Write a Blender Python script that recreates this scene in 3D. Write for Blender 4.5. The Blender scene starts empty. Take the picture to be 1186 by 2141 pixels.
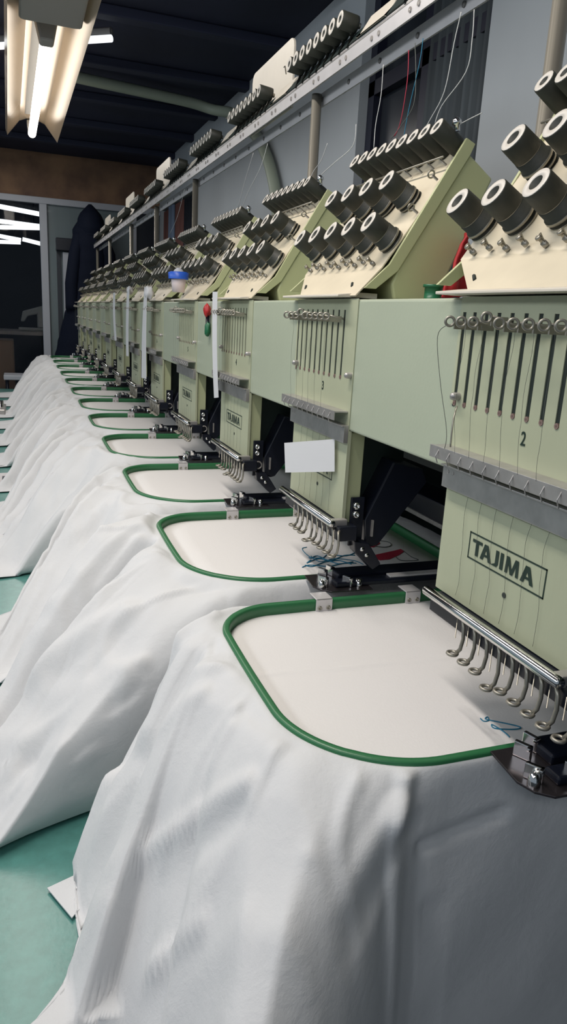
import bpy, math, random
from mathutils import Vector, Matrix, noise
random.seed(7)
ZO = 1.10                     # eye height: all shapes below are measured from the eye, shifted up by ZO when built
PI = math.pi
C = bpy.context.scene.collection
TABLE = -0.55

# ------------------------------------------------------------------ materials
def mat(name, col, rough=.5, metal=0, bump=0, bscale=60, var=0, vscale=8, col2=None, emit=None, estr=0, trans=0, alpha=1, coat=0, spec=.5, stretch=None):
    m = bpy.data.materials.new(name); m.use_nodes = True
    nt = m.node_tree; b = nt.nodes['Principled BSDF']
    b.inputs['Base Color'].default_value = (*col, 1)
    b.inputs['Roughness'].default_value = rough
    b.inputs['Metallic'].default_value = metal
    b.inputs['Specular IOR Level'].default_value = spec
    b.inputs['Coat Weight'].default_value = coat
    b.inputs['Transmission Weight'].default_value = trans
    b.inputs['Alpha'].default_value = alpha
    if emit:
        b.inputs['Emission Color'].default_value = (*emit, 1); b.inputs['Emission Strength'].default_value = estr
    tc = nt.nodes.new('ShaderNodeTexCoord'); mp = nt.nodes.new('ShaderNodeMapping')
    nt.links.new(tc.outputs['Object'], mp.inputs['Vector'])
    if stretch: mp.inputs['Scale'].default_value = stretch
    if var:
        n = nt.nodes.new('ShaderNodeTexNoise'); n.inputs['Scale'].default_value = vscale; n.inputs['Detail'].default_value = 5
        nt.links.new(mp.outputs[0], n.inputs['Vector'])
        r = nt.nodes.new('ShaderNodeValToRGB'); r.color_ramp.elements[0].position = .35; r.color_ramp.elements[1].position = .68
        c2 = col2 or tuple(c * (1 - var) for c in col)
        r.color_ramp.elements[0].color = (*c2, 1); r.color_ramp.elements[1].color = (*col, 1)
        nt.links.new(n.outputs['Fac'], r.inputs['Fac']); nt.links.new(r.outputs[0], b.inputs['Base Color'])
    if bump:
        n2 = nt.nodes.new('ShaderNodeTexNoise'); n2.inputs['Scale'].default_value = bscale; n2.inputs['Detail'].default_value = 6
        nt.links.new(mp.outputs[0], n2.inputs['Vector'])
        bp = nt.nodes.new('ShaderNodeBump'); bp.inputs['Strength'].default_value = bump; bp.inputs['Distance'].default_value = .002
        nt.links.new(n2.outputs['Fac'], bp.inputs['Height']); nt.links.new(bp.outputs[0], b.inputs['Normal'])
    return m

M = {}
M['green_paint'] = mat('green_paint', (.43, .475, .36), .38, var=.06, vscale=5, bump=.08, bscale=250)
M['case_paint'] = mat('case_paint', (.46, .485, .335), .40, var=.10, vscale=14, stretch=(1, 1, .25), bump=.06, bscale=200)
M['neck_paint'] = mat('neck_paint', (.42, .45, .27), .45, var=.06, vscale=6)
M['box_paint'] = mat('box_paint', (.52, .54, .30), .42, var=.05, vscale=5)
M['cream'] = mat('cream_panel', (.70, .62, .46), .45, var=.12, vscale=18)
M['rail_cream'] = mat('rail_cream', (.72, .66, .56), .4, var=.06, vscale=20)
M['knob'] = mat('knob_dark', (.030, .032, .024), .55, bump=.1, bscale=400)
M['knobface'] = mat('knob_face', (.62, .58, .52), .45)
M['black'] = mat('black_metal', (.006, .008, .016), .35, bump=.05)
M['hole'] = mat('dark_slot', (.008, .016, .012), .7)
M['steel'] = mat('brushed_steel', (.46, .44, .42), .36, metal=.55, var=.2, vscale=60)
M['chrome'] = mat('chrome', (.75, .74, .72), .14, metal=1)
M['wire'] = mat('wire_steel', (.34, .32, .27), .4, metal=.7)
M['alu'] = mat('aluminium_rail', (.66, .64, .64), .38, metal=.35, var=.08, vscale=30)
M['hoop'] = mat('hoop_green', (.028, .15, .058), .36, bump=.05, bscale=300)
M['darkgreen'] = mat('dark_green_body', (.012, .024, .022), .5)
M['ink'] = mat('black_ink', (.012, .03, .02), .5)
M['ochre'] = mat('rust_tip', (.10, .06, .05), .6)
M['table'] = mat('teal_table', (.085, .25, .22), .30, var=.16, vscale=90, bump=.05, bscale=200)
M['paper'] = mat('white_paper', (.66, .66, .67), .6)
M['red'] = mat('red_cloth', (.36, .008, .012), .7)
M['redp'] = mat('red_plastic', (.42, .02, .02), .4)
M['greenp'] = mat('green_plastic', (.01, .12, .05), .4)
M['blue'] = mat('blue_lid', (.02, .10, .52), .4)
M['pink'] = mat('pale_pink', (.72, .62, .62), .55)
M['wall'] = mat('blue_grey_wall', (.44, .475, .50), .75, var=.10, vscale=3, bump=.15, bscale=30, stretch=(1, 1, .5))
M['ceil'] = mat('navy_ceiling', (.020, .024, .056), .8, var=.35, vscale=3)
M['joist'] = mat('navy_joist', (.019, .023, .050), .75)
M['floor'] = mat('floor_concrete', (.06, .065, .07), .6, var=.2, vscale=4)
M['wood'] = mat('osb_wood', (.30, .17, .09), .7, var=.5, vscale=5, bump=.2, bscale=40, col2=(.13, .07, .045))
M['frame'] = mat('white_frame', (.42, .44, .48), .45)
M['frosted'] = mat('teal_grey_panel', (.17, .215, .225), .25, var=.12, vscale=3, stretch=(4, 1, .4), coat=.3)
M['jacket'] = mat('navy_jacket', (.006, .009, .020), .8, bump=.5, bscale=60, spec=.15)
M['pipe'] = mat('pale_green_pipe', (.30, .34, .27), .5)
M['glass_dark'] = mat('dark_window', (.030, .036, .046), .22, var=.4, vscale=2, stretch=(1, 3, .4))
M['curtain'] = mat('grey_curtain', (.070, .085, .095), .8, var=.35, vscale=10, stretch=(1, 4, .2))
M['curtred'] = mat('rust_curtain', (.17, .075, .065), .8, var=.3, vscale=10, stretch=(1, 4, .2))
M['curtblue'] = mat('blue_curtain', (.16, .22, .32), .8, var=.3, vscale=10, stretch=(1, 4, .2))
M['tube'] = mat('lit_tube', (1, 1, 1), .3, emit=(1, .95, .86), estr=3.2)
M['tubecool'] = mat('lit_tube_cool', (1, 1, 1), .3, emit=(.90, .95, 1), estr=1.4)
M['reflector'] = mat('lamp_reflector', (.60, .46, .32), .20, metal=.35)
M['lampgrey'] = mat('lamp_housing', (.36, .34, .32), .5)
M['brown'] = mat('brown_box', (.10, .065, .045), .7)
M['backroom'] = mat('back_room_dark', (.016, .020, .028), .8)
M['glass'] = mat('clear_glass', (1, 1, 1), .02, trans=1, spec=.5)
M['glass'].node_tree.nodes['Principled BSDF'].inputs['IOR'].default_value = 1.12
M['thread_blue'] = mat('blue_thread', (.01, .16, .27), .6)
M['thread_red'] = mat('red_thread', (.42, .02, .05), .6)
M['thread_white'] = mat('white_thread', (.62, .62, .60), .6)
M['thread_grey'] = mat('grey_thread', (.10, .11, .10), .7)
M['plategrey'] = mat('warm_grey_plate', (.36, .31, .29), .45)

def cloth_mat(name, col):
    m = mat(name, col, .82, bump=0, spec=.2)
    nt = m.node_tree; b = nt.nodes['Principled BSDF']
    tc = nt.nodes.new('ShaderNodeTexCoord')
    n1 = nt.nodes.new('ShaderNodeTexNoise'); n1.inputs['Scale'].default_value = 26; n1.inputs['Detail'].default_value = 8; n1.inputs['Roughness'].default_value = .62; n1.inputs['Distortion'].default_value = .25
    n2 = nt.nodes.new('ShaderNodeTexNoise'); n2.inputs['Scale'].default_value = 900; n2.inputs['Detail'].default_value = 2
    b1 = nt.nodes.new('ShaderNodeBump'); b1.inputs['Strength'].default_value = .28; b1.inputs['Distance'].default_value = .006
    b2 = nt.nodes.new('ShaderNodeBump'); b2.inputs['Strength'].default_value = .15; b2.inputs['Distance'].default_value = .0006
    nt.links.new(tc.outputs['Object'], n1.inputs['Vector']); nt.links.new(tc.outputs['Object'], n2.inputs['Vector'])
    n3 = nt.nodes.new('ShaderNodeTexNoise'); n3.noise_type = 'RIDGED_MULTIFRACTAL'; n3.inputs['Scale'].default_value = 7; n3.inputs['Detail'].default_value = 2.5; n3.inputs['Roughness'].default_value = .45; n3.inputs['Distortion'].default_value = .5
    mp = nt.nodes.new('ShaderNodeMapping'); mp.inputs['Rotation'].default_value = (.3, .5, .7); mp.inputs['Scale'].default_value = (1.5, .8, 1)
    b3 = nt.nodes.new('ShaderNodeBump'); b3.inputs['Strength'].default_value = .50; b3.inputs['Distance'].default_value = .006
    nt.links.new(tc.outputs['Object'], mp.inputs['Vector']); nt.links.new(mp.outputs[0], n3.inputs['Vector']); nt.links.new(n3.outputs['Fac'], b3.inputs['Height']); nt.links.new(b3.outputs[0], b1.inputs['Normal'])
    nt.links.new(n1.outputs['Fac'], b1.inputs['Height']); nt.links.new(n2.outputs['Fac'], b2.inputs['Height'])
    nt.links.new(b1.outputs[0], b2.inputs['Normal']); nt.links.new(b2.outputs[0], b.inputs['Normal'])
    b.inputs['Sheen Weight'].default_value = .15
    return m
M['cloth'] = cloth_mat('white_cotton', (.63, .635, .64))
M['panel'] = mat('hooped_cotton', (.72, .70, .685), .8, bump=.12, bscale=500, spec=.2)  # same cotton, made paler and warmer to carry the light inside the hoops

# ------------------------------------------------------------------ mesh builder
class MB:
    def __init__(s): s.v = []; s.f = []; s.mi = []; s.sm = []
    def add(s, vs, fs, mi=0, smooth=False, T=None):
        o = len(s.v)
        for p in vs:
            p = Vector(p)
            s.v.append(T @ p if T else p)
        for f in fs: s.f.append([i + o for i in f]); s.mi.append(mi); s.sm.append(smooth)
        return s
    def box(s, x0, x1, y0, y1, z0, z1, mi=0, T=None):
        vs = [(x, y, z) for x in (x0, x1) for y in (y0, y1) for z in (z0, z1)]
        return s.add(vs, [(0, 1, 3, 2), (4, 6, 7, 5), (0, 4, 5, 1), (2, 3, 7, 6), (0, 2, 6, 4), (1, 5, 7, 3)], mi, False, T)
    def prism(s, poly, y0, y1, mi=0, T=None):        # polygon in (x,z), extruded along y
        n = len(poly)
        vs = [(x, y0, z) for x, z in poly] + [(x, y1, z) for x, z in poly]
        fs = [list(range(n)), list(range(2 * n - 1, n - 1, -1))] + [(i, i + n, (i + 1) % n + n, (i + 1) % n) for i in range(n)]
        return s.add(vs, fs, mi, False, T)
    def prismz(s, poly, z0, z1, mi=0, T=None):       # polygon in (x,y), extruded along z
        n = len(poly)
        vs = [(x, y, z0) for x, y in poly] + [(x, y, z1) for x, y in poly]
        fs = [list(range(n - 1, -1, -1)), list(range(n, 2 * n))] + [(i, (i + 1) % n, (i + 1) % n + n, i + n) for i in range(n)]
        return s.add(vs, fs, mi, False, T)
    def lathe(s, p, d, prof, n=20, mi=0, smooth=True, mis=None):   # prof: (t along d, radius)
        p = Vector(p); d = Vector(d).normalized()
        a = d.orthogonal().normalized(); b = d.cross(a)
        vs = []; fs = []
        for t, r in prof:
            for i in range(n):
                w = 2 * PI * i / n
                vs.append(p + d * t + (a * math.cos(w) + b * math.sin(w)) * r)
        for j in range(len(prof) - 1):
            o = len(s.v)
            fs = [(j * n + i, j * n + (i + 1) % n, (j + 1) * n + (i + 1) % n, (j + 1) * n + i) for i in range(n)]
            if j == 0: base = len(s.v); s.v += vs
            for f in fs:
                s.f.append([q + base for q in f]); s.mi.append(mis[j] if mis else mi); s.sm.append(smooth)
        return s
    def cyl(s, p0, p1, r, n=14, mi=0, r1=None):
        p0 = Vector(p0); p1 = Vector(p1); L = (p1 - p0).length; r1 = r if r1 is None else r1
        return s.lathe(p0, p1 - p0, [(0, 0), (0, r), (0, r), (L, r1), (L, r1), (L, 0)], n, mi)
    def tube(s, pts, r, n=8, mi=0, closed=False):
        pts = [Vector(p) for p in pts]; N = len(pts); vs = []; prev = None
        for i, p in enumerate(pts):
            if closed: t = pts[(i + 1) % N] - pts[i - 1]
            else: t = pts[min(i + 1, N - 1)] - pts[max(i - 1, 0)]
            t.normalize()
            a = (prev - t * prev.dot(t)) if prev is not None else t.orthogonal()
            if a.length < 1e-6: a = t.orthogonal()
            a.normalize(); prev = a; b = t.cross(a)
            for k in range(n):
                w = 2 * PI * k / n; vs.append(p + (a * math.cos(w) + b * math.sin(w)) * r)
        fs = []
        for i in range(N if closed else N - 1):
            j = (i + 1) % N
            for k in range(n): fs.append((i * n + k, i * n + (k + 1) % n, j * n + (k + 1) % n, j * n + k))
        if not closed: fs += [list(range(n - 1, -1, -1)), [(N - 1) * n + k for k in range(n)]]
        return s.add(vs, fs, mi, True)
    def ring(s, c, axis, R, r, n=18, m=8, mi=0):
        c = Vector(c); d = Vector(axis).normalized(); a = d.orthogonal().normalized(); b = d.cross(a)
        return s.tube([c + (a * math.cos(2 * PI * i / n) + b * math.sin(2 * PI * i / n)) * R for i in range(n)], r, m, mi, True)
    def build(s, name, mats, parent=None, loc=None, bevel=0, seg=2, solid=0):
        """verts are in eye-relative world space; loc (eye-relative) becomes the object's own origin"""
        if not isinstance(mats, (list, tuple)): mats = [mats]
        base = Vector(loc) if loc is not None else (Vector(parent['_o']) if parent is not None else Vector((0, 0, -ZO)))
        me = bpy.data.meshes.new(name)
        me.from_pydata([tuple(v - base) for v in s.v], [], s.f)
        for m in mats: me.materials.append(M[m] if isinstance(m, str) else m)
        for i, p in enumerate(me.polygons): p.material_index = s.mi[i]; p.use_smooth = s.sm[i]
        me.update()
        o = bpy.data.objects.new(name, me); C.objects.link(o)
        o['_o'] = tuple(base)
        if parent is not None:
            o.parent = parent; o.location = base - Vector(parent['_o'])
        else: o.location = base + Vector((0, 0, ZO))
        if bevel:
            b = o.modifiers.new('bevel', 'BEVEL'); b.width = bevel; b.segments = seg; b.limit_method = 'ANGLE'; b.angle_limit = .6
        if solid:
            b = o.modifiers.new('solid', 'SOLIDIFY'); b.thickness = solid; b.offset = 0
        return o

def thing(name, loc, label, cat, group=None):
    o = bpy.data.objects.new(name, None); C.objects.link(o); o.empty_display_size = .02
    o['_o'] = tuple(loc); o.location = Vector(loc) + Vector((0, 0, ZO))
    o['label'] = label; o['category'] = cat
    if group: o['group'] = group
    return o
def tag(o, label, cat, group=None):
    o['label'] = label; o['category'] = cat
    if group: o['group'] = group
    return o
def struct(o): o['kind'] = 'structure'; return o
def copy_tree(o, parent=None):
    c = o.copy(); C.objects.link(c)
    if parent is not None: c.parent = parent; c.matrix_parent_inverse = o.matrix_parent_inverse
    for ch in kids[o.name]: 
        n = copy_tree(ch, c)
    return c
kids = {}
def index_kids():
    kids.clear()
    for o in bpy.data.objects: kids.setdefault(o.name, [])
    for o in bpy.data.objects:
        if o.parent: kids[o.parent.name].append(o)

def text_mesh(s, size, bold=0.0):
    cu = bpy.data.curves.new('txt', 'FONT'); cu.body = s; cu.size = size; cu.offset = bold; cu.extrude = .0003; cu.align_x = 'CENTER'; cu.align_y = 'CENTER'; cu.resolution_u = 3
    o = bpy.data.objects.new('txt', cu); C.objects.link(o)
    dg = bpy.context.evaluated_depsgraph_get(); me = bpy.data.meshes.new_from_object(o.evaluated_get(dg))
    vs = [v.co.copy() for v in me.vertices]; fs = [list(p.vertices) for p in me.polygons]
    bpy.data.objects.remove(o); bpy.data.meshes.remove(me); bpy.data.curves.remove(cu)
    return vs, fs

# ------------------------------------------------------------------ camera
Rm = [[0.9404084, -0.03935422, 0.33776217], [-0.3358504, -0.26306267, 0.90443493], [0.05325929, -0.96397576, -0.26060348]]
FPX, PX, PY = 1497.29, 593.0, 1070.5
cam = bpy.data.cameras.new('camera'); co = bpy.data.objects.new('camera', cam); C.objects.link(co)
mw = Matrix(((Rm[0][0], -Rm[0][1], -Rm[0][2], 0), (Rm[1][0], -Rm[1][1], -Rm[1][2], 0), (Rm[2][0], -Rm[2][1], -Rm[2][2], ZO), (0, 0, 0, 1)))
co.matrix_world = mw
cam.sensor_fit = 'HORIZONTAL'; cam.sensor_width = 36; cam.lens = FPX / 1186 * 36; cam.clip_start = .01
bpy.context.scene.camera = co
def W(u, v):
    r = (u - PX, v - PY, FPX)
    return Vector([sum(Rm[i][j] * r[j] for j in range(3)) for i in range(3)])
def onx(u, v, x): r = W(u, v); return r * (x / r.x)
def ony(u, v, y): r = W(u, v); return r * (y / r.y)
def onz(u, v, z): r = W(u, v); return r * (z / r.z)

# ------------------------------------------------------------------ room shell
WX, WY, CZ = 1.0, 5.6, 1.0
struct(MB().box(-3, 3.4, -2.5, 9.2, -ZO - .1, -ZO).build('floor', 'floor'))
ce = struct(MB().box(-3, 3.4, -2.5, WY + .1, CZ, CZ + .08).build('ceiling', 'ceil'))
for i, y in enumerate([1.2, 1.75, 2.3, 2.85, 3.4, 3.95, 4.5, 5.05]):
    struct(MB().box(-3, WX, y, y + .06, CZ - .035, CZ - .001).build('trim_%d' % (i + 1), 'joist', bevel=.004))
# right wall with two openings
def wallx(x0, x1, holes, y0, y1, z0, z1):
    m = MB(); ys = [y0]
    for (a, b, c, d) in holes:
        m.box(x0, x1, ys[-1], a, z0, z1)
        if c > z0: m.box(x0, x1, a, b, z0, c)
        if d < z1: m.box(x0, x1, a, b, d, z1)
        ys.append(b)
    m.box(x0, x1, ys[-1], y1, z0, z1); return m
holes = [(1.55, 2.22, -.1, .93), (4.45, 5.52, -.1, .70)]
struct(wallx(WX, WX + .1, holes, -2.5, WY, -ZO, CZ).build('wall_right', 'wall'))
w1 = struct(MB().box(WX + .06, WX + .07, 1.55, 2.22, -.1, .93).build('window_1', 'glass_dark'))
def tagk(o): o['kind'] = 'structure'; return o
m = MB(); 
for a, b in ((1.55, 1.575), (1.86, 1.90), (2.18, 2.22)): m.box(WX + .03, WX + .06, a, b, -.1, .93)
m.box(WX + .03, WX + .06, 1.55, 2.22, .66, .70)
m.build('window_frame', mat('dark_frame', (.012, .014, .03), .4), w1)
w2 = struct(MB().box(WX + .06, WX + .07, 4.45, 5.52, -.1, .70).build('window_2', 'glass_dark'))
MB().box(WX + .02, WX + .06, 4.93, 4.98, -.1, .70).build('window_frame', 'frame', w2)
def curtain(y0, y1, z0, z1, x, mt, label, n=40):
    m = MB(); vs = []; fs = []
    for i in range(n + 1):
        y = y0 + (y1 - y0) * i / n
        dx = .012 * math.sin(i * 1.25) + .006 * noise.noise(Vector((i * .3, y0, 0)))
        vs += [(x + dx, y, z0), (x + dx * .6, y, z1)]
    fs = [(2 * i, 2 * i + 1, 2 * i + 3, 2 * i + 2) for i in range(n)]
    m.add(vs, fs, 0, True)
    return tag(m.build('curtain', mt, solid=.002), label, 'curtain')
curtain(1.58, 1.86, -.09, .92, WX + .035 + .0, 'curtain', 'dark grey curtain in the near window beside the pale wall column')
curtain(4.48, 4.80, -.09, .69, WX + .02, 'glass_dark', 'near-black curtain at near end of the far side window')
curtain(4.80, 5.06, -.09, .69, WX + .015, 'curtred', 'rust brown curtain in the far side window')
curtain(5.06, 5.22, -.09, .69, WX + .0, 'curtblue', 'narrow pale blue curtain in the far side window')
curtain(5.22, 5.50, -.09, .69, WX + .02, 'curtred', 'dull rust curtain at far end of the side window', 30)
# far wall : wood band, frame rail, glazed bays
struct(MB().box(-3, WX + .1, WY, WY + .08, .715, CZ).build('wall_far', 'wood'))
struct(MB().box(-3, WX, WY - .03, WY + .02, .672, .715).build('trim_9', 'frame', bevel=.004))
struct(MB().box(.165, .215, WY - .04, WY + .03, -ZO, .672).build('trim_10', 'frame', bevel=.004))
struct(MB().box(-1.6, -1.55, WY - .04, WY + .03, -ZO, .672).build('trim_11', 'frame', bevel=.004))
struct(MB().box(-3, -1.6, WY, WY + .03, -ZO, .672).build('wall_far_left', 'frosted'))
pw = struct(MB().box(.215, .80, WY, WY + .02, -ZO, .672).build('window_3', 'frosted'))
MB().box(.272, .300, WY - .015, WY, -ZO, .39).build('window_frame', mat('dark_strip', (.03, .035, .045), .4), pw)
w4 = struct(MB().box(.80, WX, WY, WY + .02, -ZO, .672).build('window_4', 'glass_dark'))
MB().box(.80, .83, WY - .02, WY, -ZO, .672).build('window_frame', 'frame', w4)
w5 = struct(MB().box(-1.55, .165, WY - .002, WY + .004, -ZO, .672).build('window_5', 'glass'))
# room behind the glass
struct(MB().box(-3, 3.4, 9.1, 9.2, -ZO, 2).build('wall_back', 'backroom'))
struct(MB().box(-3, 3.4, WY + .1, 9.2, 1.8, 1.85).build('ceiling_back', 'backroom'))
for i, (a, b, y) in enumerate([((-40, 424), (90, 449), 7.0), ((-40, 457), (90, 474), 7.6), ((-40, 474), (90, 477), 7.9), ((-40, 486), (44, 502), 8.2), ((47, 500), (95, 512), 8.2), ((-40, 504), (43, 507), 8.6)]):  # glowing tubes modelled behind the pane, standing in for lamp reflections in it
    p, q = ony(*a, y), ony(*b, y)
    t = thing('tube_light', (p + q) / 2, ['topmost lit tube seen through the left glass', 'second lit tube from the top through the left glass', 'lit tube just under the second one through the glass', 'slanting lit tube at lower left behind the glass', 'short lit tube right of the tube joint behind the glass', 'lowest lit tube behind the glass'][i], 'light', 'tube lights in the back room')
    MB().cyl(p, q, .020, 10).build('tube', 'tubecool', t)
    for f in (.15, .85):
        e = p.lerp(q, f); MB().cyl(e, (e.x, e.y, 1.8), .003, 6).build('hanger', 'black', t)
bt = thing('work_table', (-.1, 7.0, -ZO), 'dim table with pale edge in the dark back room', 'table')
a = ony(14, 690, 7.0)
MB().box(a.x - .25, a.x + .35, 6.8, 7.4, a.z - .03, a.z).build('table_top', mat('dim_top', (.16, .14, .13), .5), bt)
for x in (a.x - .22, a.x + .32):
    for y in (6.85, 7.35): MB().box(x - .02, x + .02, y - .02, y + .02, -ZO, a.z - .03).build('leg', 'black', bt)
st = thing('sewing_machine', (a.x + .2, 7.0, a.z), 'small pale sewing machine on the back room table', 'machine')
m = MB(); m.box(a.x + .10, a.x + .34, 6.95, 7.06, a.z, a.z + .03); m.prism([(a.x + .26, a.z + .03), (a.x + .33, a.z + .03), (a.x + .33, a.z + .23), (a.x + .14, a.z + .17), (a.x + .12, a.z + .08), (a.x + .15, a.z + .08), (a.x + .18, a.z + .13), (a.x + .26, a.z + .15)], 6.96, 7.05)
m.build('body', mat('dim_white', (.22, .22, .21), .5), st, bevel=.01)
MB().cyl((a.x + .335, 7.0, a.z + .14), (a.x + .355, 7.0, a.z + .14), .035).build('hand_wheel', 'black', st)
a = ony(0, 710, 6.2); b = ony(28, 710, 6.2)
tag(MB().box(a.x - .25, b.x, 6.1, 6.5, -ZO, a.z).build('cabinet', 'brown', bevel=.006), 'brown wooden cabinet low behind the left glass', 'cabinet')

# things on the far wall
a, b = ony(117, 496, 5.5), ony(162, 526, 5.5)
bx = thing('control_box', (a.x, 5.5, b.z), 'black wall box left of the hanging jacket', 'box')
MB().box(a.x, b.x + .02, 5.50, 5.585, b.z, a.z).build('housing', 'black', bx, bevel=.004)
MB().box(b.x - .035, b.x - .012, 5.495, 5.50, b.z + .03, b.z + .055).build('sticker', 'frame', bx)
a, b = ony(131, 527, 5.54), ony(168, 700, 5.54)
rl = thing('wall_panel', (a.x, 5.54, -.33), 'narrow white panel below the black wall box', 'panel')
MB().box(a.x, a.x + .055, 5.53, 5.58, -.33, a.z).build('panel_left', 'frame', rl, bevel=.002)
MB().box(a.x + .06, a.x + .14, 5.54, 5.58, -.33, a.z).build('panel_right', mat('beige_panel', (.33, .34, .30), .5), rl, bevel=.002)

# hooded coat hanging at the end of the machine
def coat():
    jx, jy = .46, 5.34
    secs = [(-.50, .175, .09), (-.35, .17, .10), (-.20, .15, .10), (0, .125, .095), (.15, .112, .09), (.30, .118, .09), (.42, .12, .09), (.50, .112, .085), (.55, .085, .07), (.60, .070, .065), (.64, .045, .05), (.665, .012, .02)]
    t = thing('hooded_coat', (jx, jy, -.5), 'long dark navy hooded puffer coat hanging at the far end of the machine', 'coat')
    def body(secs, dx):
        m = MB(); n = 28; vs = []
        rows = []
        for i in range(len(secs) - 1):
            for q in range(5):
                f = q / 5; rows.append([secs[i][j] * (1 - f) + secs[i + 1][j] * f for j in range(3)])
        rows.append(secs[-1])
        for z, rx, ry in rows:
            quilt = 1 + .05 * abs(math.sin(z * 34))
            for k in range(n):
                w = 2 * PI * k / n
                x = jx + dx(z) + rx * quilt * math.cos(w); y = jy + ry * quilt * math.sin(w)
                x += .012 * noise.noise(Vector((w * 1.2, z * 3, 1)))
                vs.append((x, y, z))
        N = len(rows); fs = [(i * n + k, i * n + (k + 1) % n, (i + 1) * n + (k + 1) % n, (i + 1) * n + k) for i in range(N - 1) for k in range(n)]
        fs.append(list(range(n)))
        m.add(vs, fs, 0, True); return m
    body(secs[:9], lambda z: -.0 + .08 * max(0, min(1, (z + .4) / .7)) - .06).build('coat_body', 'jacket', t)
    body([(.47, .09, .09), (.52, .095, .10), (.57, .085, .095), (.61, .065, .075), (.645, .035, .045), (.67, .008, .01)], lambda z: .025 + .0 * z).build('hood', 'jacket', t)
    for s, x0 in ((-1, -.09), (1, .13)):
        m = MB(); pts = [(jx + x0 * .6 + .01, jy - .02, .47), (jx + x0 + .01, jy - .04, .35), (jx + x0 + s * .02, jy - .05, .15), (jx + x0 + s * .02, jy - .05, -.05)]
        P = []
        for i in range(3):
            for q in range(6): P.append(Vector(pts[i]).lerp(Vector(pts[i + 1]), q / 6))
        m.tube(P, .045, 12); m.build('sleeve', 'jacket', t)
coat()
tag(MB().box(.44, .50, 5.38, 5.60, .56, .575).build('coat_hook', 'steel', bevel=.003), 'steel hook on far wall holding the dark coat', 'hook')

# pale pipe under the ceiling, bending down the wall
pts = [(.02, 3.52, .955), (.29, 3.57, .95), (.60, 3.64, .952), (.80, 3.68, .95), (.90, 3.66, .93), (.955, 3.55, .90), (.965, 3.40, .84), (.967, 3.25, .77), (.967, 3.11, .70), (.967, 2.98, .60), (.967, 2.88, .48), (.967, 2.84, .38), (.967, 2.82, .1)]
def smooth_pts(pts, n=6):
    P = [Vector(p) for p in pts]; out = []
    for i in range(len(P) - 1):
        p0, p1, p2, p3 = P[max(i - 1, 0)], P[i], P[i + 1], P[min(i + 2, len(P) - 1)]
        for q in range(n):
            t = q / n
            out.append(.5 * ((2 * p1) + (p2 - p0) * t + (2 * p0 - 5 * p1 + 4 * p2 - p3) * t * t + (3 * p1 - p0 - 3 * p2 + p3) * t ** 3))
    out.append(P[-1]); return out
tag(MB().tube(smooth_pts(pts), .023, 12).build('conduit_pipe', 'pipe'), 'pale green pipe under the ceiling bending down the blue-grey wall', 'pipe')

# ------------------------------------------------------------------ ceiling lamp, open ended reflector with one tube
def ceiling_lamp():
    y0, y1 = 1.75, 3.6
    P = lambda u, v, y: ony(u, v, y)
    c1 = P(67, 285, y1); c0x = c1.x - .002
    t = thing('ceiling_lamp', (c1.x + .01, 2.6, c1.z), 'hanging open reflector lamp with one lit tube over the machine table', 'lamp')
    # section (x offset, z offset) of the W shaped reflector ; apex above the tube, wings flare down
    sec = [(-.106, .016), (-.100, -.006), (-.050, .056), (-.024, .066), (.024, .066), (.055, .054), (.104, -.012), (.110, .012)]
    def sheet(y_a, y_b, xa, xb, sec, nm, mt):
        m = MB(); n = len(sec)
        vs = [(xa + x, y_a, c1.z + z) for x, z in sec] + [(xb + x, y_b, c1.z + z) for x, z in sec]
        m.add(vs, [(i, i + 1, i + 1 + n, i + n) for i in range(n - 1)], 0, False)
        return m.build(nm, mt, t, solid=.002)
    xa = c1.x + .022; xb = c1.x
    sheet(y0, y1, xa, xb, sec, 'reflector', 'reflector')
    m = MB(); m.prism([(xb - .030, c1.z + .062), (xb + .030, c1.z + .062), (xb + .025, c1.z + .10), (xb - .025, c1.z + .10)], y0, y1 - .1)
    m.build('gear_housing', 'lampgrey', t, bevel=.004)
    MB().cyl((xb, y1 - .02, c1.z + .006), (xb + .016, 2.36, c1.z + .006), .0165, 16).build('tube', 'tube', t)
    h = MB(); h.prism([(xb - .018, c1.z + .06), (xb + .05, c1.z + .06), (xb + .034, c1.z - .012), (xb - .002, c1.z - .012)], 2.30, 2.36); h.build('lamp_holder', 'lampgrey', t, bevel=.006)
    h = MB(); h.prism([(xb - .02, c1.z + .06), (xb + .02, c1.z + .06), (xb + .014, c1.z + .0), (xb - .014, c1.z + .0)], y1 - .02, y1 + .004); h.build('lamp_holder', 'lampgrey', t, bevel=.004)
    h = MB(); h.prism([(xa - .085, c1.z - .004), (xa + .085, c1.z - .004), (xa + .05, c1.z + .055), (xa - .05, c1.z + .055)], 1.85, 2.22); h.build('end_cover', 'lampgrey', t, bevel=.02, seg=4)
    for y in (2.0, 3.3):
        MB().cyl((xb + .01, y, c1.z + .1), (xb + .01, y, CZ), .003, 8).build('hanger', 'steel', t)
ceiling_lamp()
t = thing('tube_light', (.1, 3.15, .96), 'short bright tube fixed crosswise to the dark ceiling behind the big lamp', 'light')
p, q = Vector((-.45, 3.58, .93)), Vector((.352, 2.96, .93))
MB().cyl(p, q, .012, 10).build('tube', 'tubecool', t)
MB().cyl(p + Vector((0, 0, .022)), q + Vector((0, 0, .022)), .014, 6).build('batten', 'lampgrey', t)

# ------------------------------------------------------------------ table and machine body
tb = thing('machine_table', (.2, 2.5, -ZO), 'long teal table below the row of embroidery hoops', 'table')
MB().box(-.52, .92, .47, 5.15, TABLE - .035, TABLE).build('table_top', 'table', tb, bevel=.004)
for x in (-.46, .86):
    for y in (.52, 2.5, 5.05): MB().box(x - .03, x + .03, y - .03, y + .03, -ZO, TABLE - .035).build('leg', 'steel', tb)

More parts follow.
